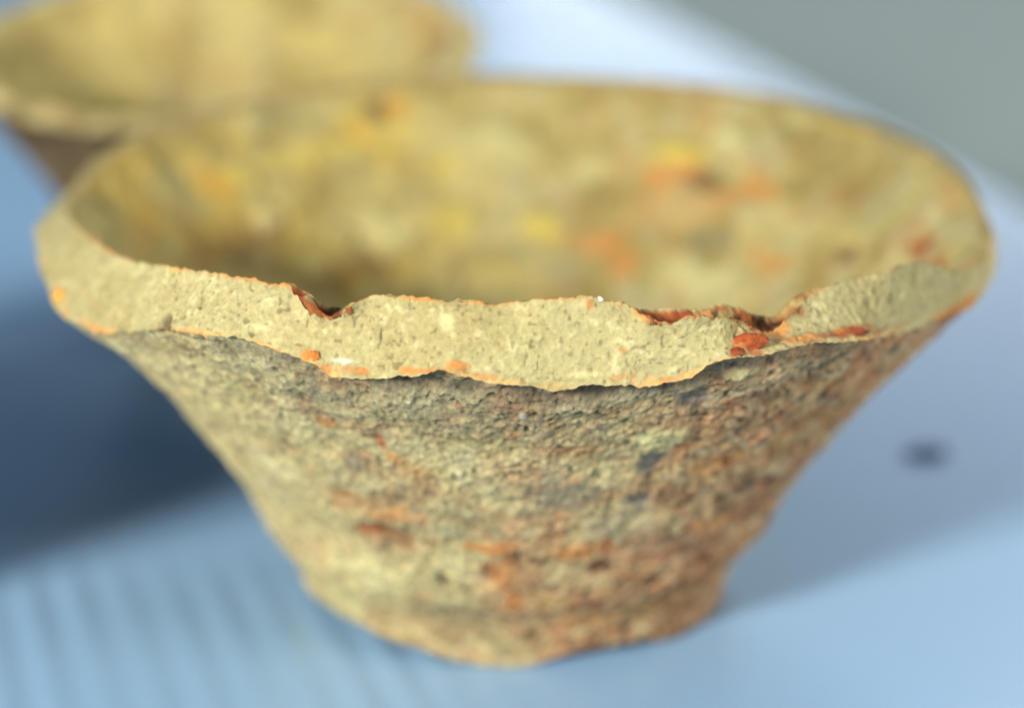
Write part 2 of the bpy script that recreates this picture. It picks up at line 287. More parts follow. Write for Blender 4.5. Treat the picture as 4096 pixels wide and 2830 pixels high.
INSIDE_STAINS_SHADE = [(38.92,3.95,32.37, -0.718,-0.073,-0.692, 3.11,0.59,"red",0.95,0.00),
    (39.75,4.32,33.21, -0.724,-0.079,-0.686, 1.78,0.84,"red",0.95,0.00),
    (39.94,-1.02,32.79, -0.739,0.019,-0.673, 1.56,0.82,"red",0.95,0.00),
    (42.48,-5.09,35.45, -0.751,0.090,-0.654, 2.67,2.02,"olive",0.35,-0.10),
    (-25.18,20.84,26.24, 0.492,-0.408,-0.769, 9.19,2.32,"umber",0.50,0.00),  # umber and brown of the hollow: part stain, part painted shadow
    (-18.16,24.64,23.72, 0.369,-0.500,-0.783, 5.90,1.92,"umber",0.55,0.00),
    (-26.92,20.94,27.91, 0.513,-0.399,-0.760, 5.62,1.85,"umber",0.40,0.00),
    (-36.00,24.22,37.91, 0.582,-0.391,-0.713, 3.91,1.87,"olive",0.30,0.00),
    (-14.31,40.78,38.04, 0.229,-0.652,-0.723, 1.50,1.53,"olive",0.90,-0.60),
    (-13.64,40.85,37.88, 0.219,-0.655,-0.724, 1.49,1.42,"brown",0.70,0.00),
    (-12.03,41.20,37.75, 0.193,-0.661,-0.725, 1.48,2.30,"ochre",0.50,0.00),
    (-12.71,39.04,35.76, 0.213,-0.653,-0.727, 2.97,1.62,"yellow",0.30,0.00),
    (-30.78,24.32,33.62, 0.538,-0.425,-0.728, 2.48,2.83,"ochre",0.55,0.00),
    (-28.24,27.68,34.00, 0.490,-0.480,-0.728, 2.91,1.46,"yellow",0.50,0.30),
    (-24.13,31.71,34.40, 0.415,-0.546,-0.728, 3.80,1.21,"yellow",0.50,0.30),
    (-18.65,35.60,34.82, 0.318,-0.608,-0.727, 3.59,1.15,"yellow",0.55,0.30),
    (-15.97,37.93,35.83, 0.267,-0.634,-0.726, 2.01,1.07,"ochre",0.40,0.00),
    (-25.34,25.22,29.84, 0.468,-0.466,-0.751, 1.62,1.34,"pale",0.75,0.80),
    (-26.21,23.08,28.88, 0.492,-0.433,-0.755, 4.20,2.35,"brown",0.45,-0.30),
    (-34.70,20.39,34.64, 0.598,-0.351,-0.720, 4.12,4.57,"olive",0.35,0.00),
    (-35.74,13.59,32.34, 0.642,-0.244,-0.727, 4.05,2.19,"ochre",0.40,0.00),
    (-17.74,33.86,32.70, 0.313,-0.597,-0.739, 4.60,3.10,"olive",0.35,-0.50),
    (-23.95,36.42,38.37, 0.382,-0.581,-0.719, 4.25,2.61,"green",0.30,0.00),
    (-29.57,32.75,38.81, 0.470,-0.520,-0.713, 3.39,3.02,"pale",0.30,0.00),
    (-6.49,33.30,27.82, 0.123,-0.631,-0.766, 2.88,2.59,"yellow",0.45,0.40),
    (-9.12,31.25,26.16, 0.178,-0.609,-0.773, 2.42,1.53,"olive",0.35,-0.40),
    (-20.96,25.48,26.64, 0.406,-0.494,-0.769, 3.85,2.41,"yellow",0.25,0.30),
    (-12.95,30.75,27.13, 0.249,-0.590,-0.768, 3.48,2.53,"pale",0.35,0.40),
    (2.97,33.01,26.89, -0.057,-0.635,-0.770, 2.85,1.35,"yellow",0.65,0.50),
    (0.19,31.57,24.96, -0.004,-0.626,-0.780, 2.83,1.53,"olive",0.40,-0.40),
    (-2.54,29.63,22.64, 0.052,-0.611,-0.790, 3.30,1.51,"yellow",0.35,0.30),
    (-4.49,30.39,23.89, 0.091,-0.614,-0.784, 1.90,1.52,"olive",0.30,-0.30),
    (8.82,36.87,32.38, -0.156,-0.652,-0.742, 1.94,1.81,"pale",0.40,0.50),
    (-1.28,39.59,34.27, 0.022,-0.679,-0.733, 4.80,2.74,"pale",0.30,0.30),
    (5.85,34.91,29.54, -0.108,-0.645,-0.757, 2.88,2.10,"green",0.30,0.00),
    (17.63,35.25,34.02, -0.304,-0.608,-0.733, 3.57,1.36,"yellow",0.80,0.50),
    (15.79,34.14,32.05, -0.281,-0.607,-0.744, 2.02,1.55,"orange",0.65,0.00),
    (18.15,33.68,32.77, -0.319,-0.592,-0.740, 2.57,1.34,"orange",0.75,0.00),
    (20.93,31.54,32.30, -0.371,-0.559,-0.742, 2.43,1.01,"olive",1.00,-0.80),
    (20.39,32.30,32.68, -0.359,-0.569,-0.740, 1.78,0.71,"brown",0.80,-0.40),
    (22.62,29.47,31.50, -0.406,-0.529,-0.745, 2.17,0.89,"orange",0.70,0.30),
    (25.64,27.74,32.15, -0.457,-0.494,-0.740, 2.83,1.46,"orange",0.75,0.20),
    (25.24,29.94,33.68, -0.439,-0.520,-0.733, 1.66,1.29,"tan",0.70,0.20),
    (23.20,34.39,36.20, -0.383,-0.567,-0.729, 1.91,1.33,"pale",0.80,0.50),
    (18.97,30.57,30.20, -0.347,-0.559,-0.753, 6.79,2.01,"tan",0.50,0.00),
    (15.20,30.97,28.49, -0.285,-0.581,-0.762, 4.54,1.51,"tan",0.50,0.00),
    (10.15,30.76,25.96, -0.199,-0.601,-0.774, 2.14,1.72,"orange",0.75,0.30),
    (11.97,28.71,24.37, -0.240,-0.576,-0.781, 1.29,1.99,"orange",0.70,0.00),
    (7.78,31.45,25.97, -0.152,-0.615,-0.774, 2.89,1.53,"tan",0.50,0.00),
    (18.83,27.91,27.49, -0.359,-0.533,-0.766, 2.64,1.28,"olive",0.60,-0.50),
    (20.67,26.51,27.42, -0.395,-0.507,-0.766, 3.26,1.45,"grey",0.40,0.00),
    (19.06,24.45,24.23, -0.384,-0.492,-0.782, 4.34,1.91,"pale",0.40,0.30),
    (14.15,27.24,23.85, -0.286,-0.551,-0.784, 1.52,1.96,"olive",0.40,-0.30),
    (26.43,19.74,26.61, -0.514,-0.384,-0.767, 2.28,1.19,"orange",0.60,0.00),
    (24.89,22.41,27.21, -0.479,-0.431,-0.765, 1.79,0.94,"tan",0.50,0.00),
    (33.05,13.57,29.76, -0.613,-0.252,-0.749, 2.05,1.58,"brown",0.80,-0.50),
    (31.85,13.36,28.40, -0.603,-0.253,-0.757, 1.89,0.88,"tan",0.60,0.00),
    (29.35,22.63,31.29, -0.531,-0.409,-0.742, 2.50,1.40,"tan",0.35,0.00),
    (29.97,14.79,27.10, -0.579,-0.285,-0.764, 2.96,0.89,"tan",0.30,0.00),
    (34.06,28.39,38.96, -0.540,-0.450,-0.711, 4.86,1.16,"yellow",0.40,0.00),
    (30.86,31.89,39.09, -0.488,-0.504,-0.713, 2.87,1.00,"pale",0.50,0.30),
    (25.60,35.55,38.64, -0.406,-0.564,-0.719, 3.23,1.24,"olive",0.30,0.00),
    (18.84,39.14,38.30, -0.300,-0.624,-0.722, 4.08,1.61,"olive",0.25,0.00),
    (8.52,42.74,38.45, -0.135,-0.679,-0.721, 4.40,1.34,"olive",0.20,0.00),
    (36.33,14.60,33.51, -0.637,-0.256,-0.727, 3.96,2.64,"green",0.30,0.00),
    (34.26,20.29,34.26, -0.593,-0.351,-0.725, 4.11,1.83,"olive",0.20,0.00),
    (37.74,20.44,37.46, -0.613,-0.332,-0.717, 3.52,1.82,"olive",0.20,0.00),
    (-19.34,29.91,29.76, 0.357,-0.552,-0.754, 2.63,1.99,"olive",0.30,-0.30),
    (-32.47,18.42,31.52, 0.587,-0.333,-0.738, 1.40,3.62,"brown",0.35,-0.20),
    (4.57,30.05,23.48, -0.093,-0.612,-0.786, 2.84,2.02,"grey",0.30,0.00),
    (0.58,42.60,37.47, -0.009,-0.685,-0.728, 2.90,1.67,"olive",0.20,0.00),
    (-10.09,35.57,31.34, 0.181,-0.639,-0.747, 4.39,3.16,"olive",0.30,-0.30),
    (-6.95,37.17,32.29, 0.123,-0.658,-0.743, 2.41,2.14,"yellow",0.25,0.00),
    (-15.47,26.98,24.35, 0.311,-0.542,-0.781, 3.59,1.96,"brown",0.40,0.00),  # hollow again: part stain, part shadow put into the colour
    (-30.93,16.32,28.87, 0.582,-0.307,-0.753, 5.75,1.79,"brown",0.40,0.00)]
GRITS = [
    ("grit",(-15.61,-42.76,37.60),(0.70,0.40,0.45),(190, 110, 48),'orange grit at the lower left of the break'),
    ("grit",(6.70,-42.69,42.17),(0.30,0.20,0.22),(240, 240, 236),'white grain on the top edge of the break'),
    ("grit",(18.43,-40.99,38.17),(1.50,0.60,0.90),(140, 66, 30),'large red inclusion at the lower right of the break'),
    ("grit",(-4.06,-44.94,37.56),(0.95,0.50,0.45),(200, 104, 52),'orange grit at the lower middle of the break'),
    ("grit",(27.43,-35.26,37.15),(1.30,0.60,0.45),(124, 62, 34),'dark red inclusion under the right end of the break'),
    ("grit",(-38.97,-18.73,35.05),(0.55,0.50,0.75),(214, 150, 62),'yellow orange grit at the left end of the break'),
    ("grit",(17.43,-41.93,37.71),(0.60,0.50,0.35),(132, 62, 30),None),
    ("grit",(-11.38,-43.28,36.53),(0.70,0.40,0.30),(206, 120, 66),None)]
# GEO-BEGIN
def cup_grid(n_theta, rows, front_weight, outer_edge, mid_edge, inner_edge, foot, wall_out, wall_in, floor_z, floor_r):
    """grid of rings from the centre of the underside, up the outside, over the edge and down the inside.
    every edge argument is a function theta(deg) -> (r, z). Returns P[row, col, 3] and a zone code per row."""
    u = np.linspace(0, 360, 3601)
    w = 1 + front_weight * smooth(-np.sin(np.radians(u)), -0.15, 0.25)
    cw = np.concatenate([[0], np.cumsum((w[1:] + w[:-1]) / 2)])
    th = np.interp(np.linspace(0, cw[-1], n_theta, endpoint=False), cw, u)
    rO, zO = outer_edge(th)
    rM, zM = mid_edge(th)
    rI, zI = inner_edge(th)
    rF, zF = foot(th)
    R, Z, zone, tt = [], [], [], []
    nu, no, nf, nl, ni, nb = rows
    for t in np.linspace(0.02, 1, nu, endpoint=False):         # underside
        R.append(rF * t * 0.985); Z.append(0.06 + (zF - 0.06) * smooth(t, 0.72, 0.93)); zone.append(0); tt.append(t)
    for t in np.linspace(0, 1, no, endpoint=False):            # outside wall
        z = zF + (zO - zF) * t
        r = wall_out(z, th, rF, zF) + (rO - wall_out(zO, th, rF, zF)) * t ** 6
        R.append(r); Z.append(z); zone.append(1); tt.append(t)
    (rOs, zOs), (rMs, zMs) = outer_edge(th, 3.0), mid_edge(th, 3.5)
    for t in np.linspace(0, 1, nf, endpoint=False):            # broken face: notches in the edges fade into the face
        a, b = (1 - t) ** 4, t ** 5
        R.append(rOs + (rMs - rOs) * t + (rO - rOs) * a + (rM - rMs) * b)
        b = t ** 2.2
        Z.append(zOs + (zMs - zOs) * t + (zO - zOs) * a + (zM - zMs) * b); zone.append(2); tt.append(t)
    for t in np.linspace(0, 1, nl, endpoint=False):            # thin lip behind the broken face
        gap = np.hypot(rI - rM, zI - zM)
        dip = np.sin(t * np.pi) ** 0.7 * np.clip(gap - 0.7, 0, 3) * 0.45
        R.append(rM + (rI - rM) * t); Z.append(zM + (zI - zM) * t - dip); zone.append(3); tt.append(t)
    for t in np.linspace(0, 1, ni, endpoint=False):            # inside wall
        z = zI + (floor_z - zI) * t
        r = wall_in(z, th) + (rI - wall_in(zI, th)) * (1 - t) ** 3
        R.append(r); Z.append(z); zone.append(4); tt.append(t)
    for t in np.linspace(0, 0.98, nb):                          # inside floor
        R.append(wall_in(floor_z, th) * (1 - t) + 0 * th); Z.append(floor_z - 0.8 * smooth(t, 0, .5) + 0 * th); zone.append(5); tt.append(t)
    R = np.array(R); Z = np.array(Z)
    T = np.radians(th)[None, :] + 0 * R
    P = np.stack([R * np.cos(T), R * np.sin(T), Z], -1)
    return P, np.array(zone), np.array(tt), th

def lookup(T, th, sigma=0.22):
    return smooth_wrap(th, T, 1, sigma), smooth_wrap(th, T, 2, sigma)

def main_outer(th, sigma=0.35):
    return lookup(OUTER_EDGE, th, sigma)

def main_mid(th, sigma=0.22):
    return lookup(CREAM_EDGE, th, sigma)

def main_inner(th):
    r, z = main_mid(th)
    r, z = r - 0.55, z - 0.30
    for T in NOTCH_EDGES:
        T = np.array(T)
        m = (th > T[0, 0]) & (th < T[-1, 0])
        r[m] = np.minimum(np.interp(th[m], T[:, 0], T[:, 1]), r[m] + 0.3)
        z[m] = np.interp(th[m], T[:, 0], T[:, 2])
    return r, z

FOOT_TABLE = [(0, 20.6, 0.3), (45, 20.4, 0.1), (90, 20, 0.2), (135, 20, 0.6), (180, 20.0, 1.5), (200, 19.9, 1.9), (215, 19.6, 2.3), (225, 19.6, 2.1),
              (240, 19.5, 1.5), (250, 19.4, 0.9), (258, 19.3, 0.3), (265, 19.3, 0.1), (272, 19.3, 0.05), (275, 19.4, 0.2), (283, 19.6, 1.3), (290, 19.7, 1.6), (304, 19.9, 1.6),
              (316, 20.1, 0.3), (335, 20.4, 0.3)]

# how far the wall lies inside the plain cone (mm)
SLIM_TABLE = [(0, 1.6), (40, 1.6), (90, 1.5), (140, 2.5), (180, 3.3), (205, 3.2), (230, 2.3), (270, 1.8), (300, 1.7), (330, 1.7)]

def main_foot(th):
    return lookup(FOOT_TABLE, th, 2.2)

def main_wall_out(z, th, rF, zF):
    # nearly upright foot for the first millimetres, then a straight flare
    flare = 20 + 25 * z / 36
    k = smooth(z, 1.0, 9)
    flare = flare - smooth_wrap(th, SLIM_TABLE, 1, 8.0) * smooth(z, 1.0, 15.0)
    foot_r = rF + 0.4 * smooth(z, 0.0, 3.0)
    return foot_r * (1 - k) + flare * k - 0.5 * np.sin(np.clip(z / 36, 0, 1) * np.pi)

def main_wall_in(z, th):
    return 14 + 25 * z / 36 - 0.4 * np.sin(np.clip(z / 36, 0, 1) * np.pi)

def main_grid():
    return cup_grid(1700, (14, 250, 70, 12, 190, 14), 2.2, main_outer, main_mid, main_inner, main_foot,
                    main_wall_out, main_wall_in, 6.0, 17.0)
# GEO-END

# ------------------------------------------------------------------ mesh and material helpers
def new_mesh(name, V, faces, material, parent=None, colours=None, smooth_shade=True):
    """V (n,3) in mm, faces (m,4) int array"""
    V = np.asarray(V, np.float32) * MM
    faces = np.asarray(faces, np.int32)
    k = faces.shape[1]
    me = bpy.data.meshes.new(name)
    me.vertices.add(len(V)); me.vertices.foreach_set('co', V.ravel())
    me.loops.add(faces.size); me.loops.foreach_set('vertex_index', faces.ravel())
    me.polygons.add(len(faces))
    me.polygons.foreach_set('loop_start', np.arange(0, faces.size, k, dtype=np.int32))
    me.update(calc_edges=True)
    me.polygons.foreach_set('use_smooth', np.full(len(faces), smooth_shade))
    if colours is not None:
        a = me.color_attributes.new('Clay', 'FLOAT_COLOR', 'POINT')
        a.data.foreach_set('color', np.concatenate([np.clip(colours, 0, 1), np.ones((len(V), 1))], 1).astype(np.float32).ravel())
    me.materials.append(material)
    me.validate()
    o = bpy.data.objects.new(name, me)
    scene.collection.objects.link(o)
    if parent:
        o.parent = parent
    return o

def grid_faces(nr, nc, wrap=True):
    c = np.arange(nc if wrap else nc - 1)
    r = np.arange(nr - 1)
    A = r[:, None] * nc + c[None, :]
    B = r[:, None] * nc + ((c + 1) % nc)[None, :]
    return np.stack([A, B, B + nc, A + nc], -1)      # (nr-1, nc, 4)

def clay_material(name, bump=0.35, grain=0.35, rough=0.88, sheen=0.25):
    m = bpy.data.materials.new(name); m.use_nodes = True
    nt = m.node_tree; N = nt.nodes; L = nt.links
    b = N['Principled BSDF']
    b.inputs['Roughness'].default_value = rough
    b.inputs['Specular IOR Level'].default_value = sheen
    att = N.new('ShaderNodeAttribute'); att.attribute_name = 'Clay'
    tc = N.new('ShaderNodeTexCoord')
    n1 = N.new('ShaderNodeTexNoise'); n1.inputs['Scale'].default_value = 2600; n1.inputs['Detail'].default_value = 4; n1.inputs['Roughness'].default_value = 0.7
    L.new(tc.outputs['Object'], n1.inputs['Vector'])
    mr = N.new('ShaderNodeMapRange'); mr.inputs['From Min'].default_value = 0.3; mr.inputs['From Max'].default_value = 0.7
    mr.inputs['To Min'].default_value = 1 - grain; mr.inputs['To Max'].default_value = 1 + grain
    L.new(n1.outputs['Fac'], mr.inputs['Value'])
    mx = N.new('ShaderNodeVectorMath'); mx.operation = 'SCALE'
    L.new(att.outputs['Color'], mx.inputs[0]); L.new(mr.outputs['Result'], mx.inputs['Scale'])
    L.new(mx.outputs['Vector'], b.inputs['Base Color'])
    n2 = N.new('ShaderNodeTexNoise'); n2.inputs['Scale'].default_value = 3400; n2.inputs['Detail'].default_value = 5; n2.inputs['Roughness'].default_value = 0.65
    L.new(tc.outputs['Object'], n2.inputs['Vector'])
    bp = N.new('ShaderNodeBump'); bp.inputs['Strength'].default_value = bump; bp.inputs['Distance'].default_value = 0.00025
    L.new(n2.outputs['Fac'], bp.inputs['Height']); L.new(bp.outputs['Normal'], b.inputs['Normal'])
    return m

MAT_WALL = clay_material('weathered_clay', bump=0.6, grain=0.28)
MAT_FACE = clay_material('fresh_broken_clay', bump=0.45, grain=0.16)
MAT_GRIT = clay_material('grit_clay', bump=0.7, grain=0.35)

def grid_normals(P):
    du = np.roll(P, -1, 1) - np.roll(P, 1, 1)
    dv = np.gradient(P, axis=0)
    n = np.cross(du, dv)
    n /= (np.linalg.norm(n, axis=-1, keepdims=True) + 1e-9)
    return n

def stain_mask(Q, s, warp):
    c = np.array(s[0:3]); v = np.array(s[3:6])
    u = np.array([-c[1], c[0], 0.0]); u /= np.linalg.norm(u) + 1e-9
    D = Q - c
    d = np.sqrt(((D @ u) / s[6]) ** 2 + ((D @ v) / s[7]) ** 2 + ((D @ np.cross(u, v)) / (max(s[6], s[7]) + 1.5)) ** 2)
    return (1 - smooth(d + warp * 0.55, 0.35, 1.35))

def apply_stains(Q, col, disp, stains, warp):
    for s in stains:
        r = max(s[6], s[7]) * 1.7 + 0.5
        near = np.where(np.abs(Q - np.array(s[0:3])).max(1) < r)[0]
        if len(near) == 0:
            continue
        m = stain_mask(Q[near], s, warp[near])
        c = srgb(*STAIN_COLOURS[s[8]])
        col[near] = mixc(col[near], c, m * s[9])
        disp[near] += m * s[10]

R_PLAIN = 32.0
CLAY_TONE = np.array([0.79, 0.76, 0.68])

def clay_body(P, zone, tt, th, style):
    """colour and relief for every grid point of a cup. style: 'main', 'plain'"""
    nr, nc = P.shape[:2]
    N = grid_normals(P)
    # the normal must point out of the clay
    Q = P.reshape(-1, 3).astype(np.float64)
    Zn = np.repeat(zone, nc); T = np.repeat(tt, nc)
    TH = np.tile(th, nr)
    col = np.zeros((len(Q), 3)); disp = np.zeros(len(Q))
    big = fbm(Q, 9.0, 3, 1); mid = fbm(Q, 3.0, 3, 2); fine = fbm(Q, 0.9, 3, 3); tiny = fbm(Q, 0.38, 2, 4)
    warp = fbm(Q, 1.6, 3, 5)
    tone = fbm(Q, 5.0, 4, 6); rust = fbm(Q, 4.2, 4, 7); speck = vnoise(Q, 0.7, 8)
    front = TH - 270

    # ---- outside wall, underside
    m = Zn <= 1
    q = Q[m]
    c = np.tile(srgb(192, 179, 124), (m.sum(), 1))
    c = mixc(c, srgb(162, 144, 104), smooth(tone[m], -0.2, 0.6) * 0.6)
    c = mixc(c, srgb(204, 194, 144), smooth(mid[m], 0.1, 0.7) * 0.5)
    if style == 'main':
        f = front[m]; z = q[:, 2]
        right = smooth(f + 16 * big[m] + 0.5 * (30 - z), -4, 40)
        grey_top = smooth(z, 24, 36) * smooth(f, -42, -18) * (1 - smooth(f, 40, 60))
        c = mixc(c, srgb(134, 128, 104), grey_top * 0.55)
        c = mixc(c, srgb(182, 130, 84), right * 0.62)
        c = mixc(c, srgb(126, 96, 70), right * smooth(tone[m], 0.0, 0.6) * 0.6)
        m1 = fbm(q, 1.9, 3, 61); m2 = fbm(q, 1.3, 3, 62)
        mot = 0.25 + 0.75 * right
        c = mixc(c, srgb(206, 166, 116), smooth(m1, 0.05, 0.5) * 0.6 * mot)
        c = mixc(c, srgb(112, 82, 60), smooth(-m1, 0.15, 0.6) * 0.6 * mot)
        c = mixc(c, srgb(162, 102, 64), smooth(m2, 0.25, 0.7) * 0.45 * mot)
        c = mixc(c, srgb(198, 192, 156), smooth(-m2, 0.35, 0.75) * 0.55 * mot)
        low = smooth(rust[m] + 0.45 * m2 + 0.35 * right - 0.5 * smooth(f, -20, -45) + 0.25 * (1 - smooth(z, 6, 24)), 0.22, 0.62)
        c = mixc(c, srgb(172, 118, 76), low * 0.34)
        dots = smooth(vnoise(q, 1.1, 63) + 0.3 * tiny[m], 0.5, 0.75) * smooth(f, -45, -10)
        dots *= np.clip(0.25 + right + 0.6 * (1 - smooth(z, 12, 26)), 0, 1)
        c = mixc(c, srgb(174, 108, 60), dots * 0.7)
        ddots = smooth(vnoise(q, 0.6, 64), 0.55, 0.8) * smooth(f, -70, -30)
        c = mixc(c, srgb(70, 58, 46), ddots * 0.65)
        disp[m] -= ddots * 0.14
        c = mixc(c, srgb(196, 192, 150), smooth(-rust[m], 0.25, 0.7) * 0.35 * (1 - right))
        pits = np.maximum(smooth(vnoise(q, 1.7, 21) + 0.3 * fine[m], 0.58, 0.8), 0.8 * smooth(vnoise(q, 0.9, 22) + 0.2 * fine[m], 0.60, 0.8)) * (0.35 + 0.65 * right) * smooth(f, -50, -25)
        c = mixc(c, srgb(66, 50, 42), pits * 0.85)
        disp[m] -= pits * 0.45
        gp = smooth(vnoise(q, 1.2, 23), 0.6, 0.85) * smooth(f, -40, -20)
        c = mixc(c, srgb(120, 124, 118), gp * 0.4)
    else:
        c = mixc(c, srgb(96, 70, 48), 0.75 + 0.25 * smooth(rust[m], -0.1, 0.7))  # outside of the plain cups painted dark brown in place of shadow
    c *= (1 + 0.26 * tiny[m] + 0.18 * fine[m])[:, None]
    c = np.clip(c, 0.001, 1) ** 1.10 * 1.02
    c = c * 0.84 + 0.16 * (c @ np.array([0.3, 0.55, 0.15]))[:, None]
    col[m] = c
    disp[m] += 0.30 * big[m] + 0.22 * mid[m] + 0.12 * fine[m] + 0.12 * tiny[m]
    if style == 'main':
        # wall set back under the broken edge, with its shadow line painted in
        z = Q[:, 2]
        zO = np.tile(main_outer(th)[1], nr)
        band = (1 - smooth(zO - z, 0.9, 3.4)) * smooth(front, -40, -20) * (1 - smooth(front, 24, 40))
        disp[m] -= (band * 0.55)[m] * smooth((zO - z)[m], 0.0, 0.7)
        lip_shade = band[m] * smooth(mid[m] + 0.5 * fine[m], -0.7, 0.4)
        col[m] = mixc(col[m], srgb(78, 68, 64), lip_shade * 0.65)  # dark tint deepens the shadow under the lip

    # ---- broken face
    m = (Zn == 2)
    q = Q[m]
    t = T[m]
    c = np.tile(srgb(178, 168, 122), (m.sum(), 1))
    c = mixc(c, srgb(164, 152, 102), smooth(tone[m], -0.1, 0.6) * 0.55)
    c = mixc(c, srgb(206, 198, 152), smooth(fine[m] + 0.4 * tiny[m], 0.3, 1.0) * 0.5)
    cr = np.abs(vnoise(q * np.array([1.3, 1.3, 0.8]), 0.75, 31)) + 0.55 * (1 - smooth(vnoise(q, 1.5, 32), 0.0, 0.5))
    crack = 1 - smooth(cr, 0.02, 0.10)
    c = mixc(c, srgb(110, 100, 72), crack * 0.6)
    disp[m] -= crack * 0.10
    c = mixc(c, srgb(104, 90, 60), smooth(vnoise(q, 0.34, 33), 0.42, 0.75) * 0.55)
    c = mixc(c, srgb(134, 122, 86), smooth(vnoise(q, 0.8, 37) + 0.4 * tiny[m], 0.5, 0.9) * 0.35)
    if style == 'main':
        edge_noise = vnoise(q, 2.4, 34)
        lo = 1 - smooth(t + 0.06 * fine[m], 0.02, 0.085 + 0.05 * np.clip(edge_noise, -1, 1))
        c = mixc(c, srgb(226, 172, 104), lo * smooth(edge_noise, -0.15, 0.6) * 0.75)
        hi = smooth(t + 0.04 * fine[m], 0.95, 0.985) * smooth(vnoise(q, 2.0, 35), -0.1, 0.6)
        c = mixc(c, srgb(206, 132, 68), hi * 0.5)
        vein = smooth(-np.abs(mid[m]), -0.05, 0.0)
        # a lobe scar runs down the face below the left notch
        dx = (TH[m] - 250.2) + 2.2 * (1 - t) + 1.3 * mid[m] + 0.5 * fine[m]
        disp[m] -= 0.45 * np.exp(-(dx / 1.3) ** 2) * smooth(t, 0.1, 0.6)
        disp[m] += 0.55 * np.exp(-((TH[m] - 266) / 9.0) ** 2) * np.sin(np.pi * np.clip(t, 0, 1))
        dx = (TH[m] - 293.5 - 3.0 * (t - 0.8))
        dx = dx + 1.2 * mid[m] + 0.5 * fine[m]
        disp[m] -= 0.5 * np.exp(-(dx / 1.4) ** 2) * smooth(t, 0.1, 0.6)
        rg = smooth(front[m], 62, 80)
        c = mixc(c, srgb(206, 186, 138), rg * 0.7)  # right end painted lighter to make up for light it lacks
        # away from the break the rim is old and as dull as the inside
        old = smooth(np.abs(front[m]) + 6 * big[m], 84, 104)
    else:
        old = np.ones(m.sum())
    dull = mixc(np.tile(srgb(164, 150, 96) if style == 'main' else srgb(208, 192, 138), (m.sum(), 1)), srgb(150, 134, 88), smooth(tone[m], -0.2, 0.6))
    left_pale = smooth(-front[m], 60, 80) * (1 - smooth(-front[m], 96, 112))
    old = old * (1 - left_pale) if style == 'main' else old
    c = c * (1 - old[:, None]) + dull * old[:, None]
    c *= (1 + 0.07 * tiny[m] + 0.06 * fine[m])[:, None]
    col[m] = c
    taper = np.sin(np.pi * np.clip(t, 0, 1)) ** 0.5
    disp[m] += (0.12 * mid[m] + 0.22 * big[m]) * taper + 0.075 * fine[m] + 0.06 * tiny[m]

    # ---- lip behind it
    m = (Zn == 3)
    lip_gap = 0
    c = np.tile(srgb(170, 148, 96) if style == 'main' else srgb(208, 192, 138), (m.sum(), 1))
    fr = 1 - smooth(np.abs(front[m]), 56, 75)
    c = mixc(c, srgb(200, 134, 76), fr * smooth(vnoise(Q[m], 2.6, 36), 0.0, 0.6) * 0.8)
    if style == 'main':
        rM, zM = main_mid(th); rI, zI = main_inner(th)
        g = np.tile(np.hypot(rM - rI, zM - zI), nr)[m]
        g = g * (1 - smooth(np.abs(front[m]), 50, 60))
        c = mixc(c, srgb(146, 72, 40), smooth(g, 0.65, 1.0) * smooth(fine[m] + mid[m], -0.9, 0.1))
        c = mixc(c, srgb(196, 122, 60), smooth(g, 0.8, 1.4) * smooth(vnoise(Q[m], 1.1, 71), 0.0, 0.6) * 0.6)
        c = mixc(c, srgb(60, 34, 24), smooth(g, 0.8, 1.4) * smooth(vnoise(Q[m], 0.8, 72), 0.2, 0.6) * 0.8)
        y = smooth(vnoise(Q[m], 1.6, 41), 0.25, 0.6) * smooth(g, 1.0, 1.5)
        c = mixc(c, srgb(150, 120, 48), y * 0.6)
    c *= (1 + 0.2 * tiny[m] + 0.15 * fine[m])[:, None]
    col[m] = c
    disp[m] += 0.16 * fine[m] + 0.10 * tiny[m]

    # ---- inside
    m = Zn >= 4
    q = Q[m]
    c = np.tile(srgb(168, 154, 98), (m.sum(), 1))
    if style == 'plain':
        c = c * 1.3
        streak = np.exp(-((q[:, 0] + 7.0 + 1.2 * mid[m]) / 2.6) ** 2) * smooth(q[:, 1], 5, 15)
        c = mixc(c, srgb(140, 116, 74), streak * 0.6)
        c = mixc(c, srgb(136, 96, 48), smooth(q[:, 0] + 2 * mid[m], R_PLAIN - 11, R_PLAIN - 3) * 0.6)
    c = mixc(c, srgb(182, 170, 110), smooth(tone[m], 0.0, 0.6) * 0.6)
    c = mixc(c, srgb(128, 112, 64), smooth(-tone[m], 0.05, 0.6) * 0.6)
    yell = smooth(q[:, 0] * -1.0 + 10 * big[m], -8, 22)
    c = mixc(c, srgb(190, 156, 50), yell * smooth(rust[m], -0.1, 0.5) * (0.45 if style == 'main' else 0.1))
    c = mixc(c, srgb(172, 166, 132), (1 - yell) * smooth(mid[m] + tone[m], -0.3, 0.6) * 0.5)
    c = mixc(c, srgb(176, 122, 74), (1 - yell) * smooth(rust[m], 0.15, 0.6) * 0.35)
    c *= (1 + 0.14 * tiny[m] + 0.16 * fine[m])[:, None]
    col[m] = c
    disp[m] += 0.35 * big[m] + 0.34 * mid[m] + 0.12 * fine[m]

    if style == 'main':
        for zs, st in (((0, 1), OUTSIDE_STAINS_SHADE), ((2, 3), FACE_STAINS), ((4, 5), INSIDE_STAINS_SHADE)):
            idx = np.where(np.isin(Zn, zs))[0]
            cc, dd = col[idx], disp[idx]
            apply_stains(Q[idx], cc, dd, st, warp[idx])
            col[idx] = cc; disp[idx] = dd
    # underside and contact ring keep still so that the cup rests on the sheet
    calm = np.where(Zn == 0, 0.15, np.where(Zn == 1, 0.25 + 0.75 * smooth(Q[:, 2], 0.6, 3.0), 1.0))
    disp *= calm
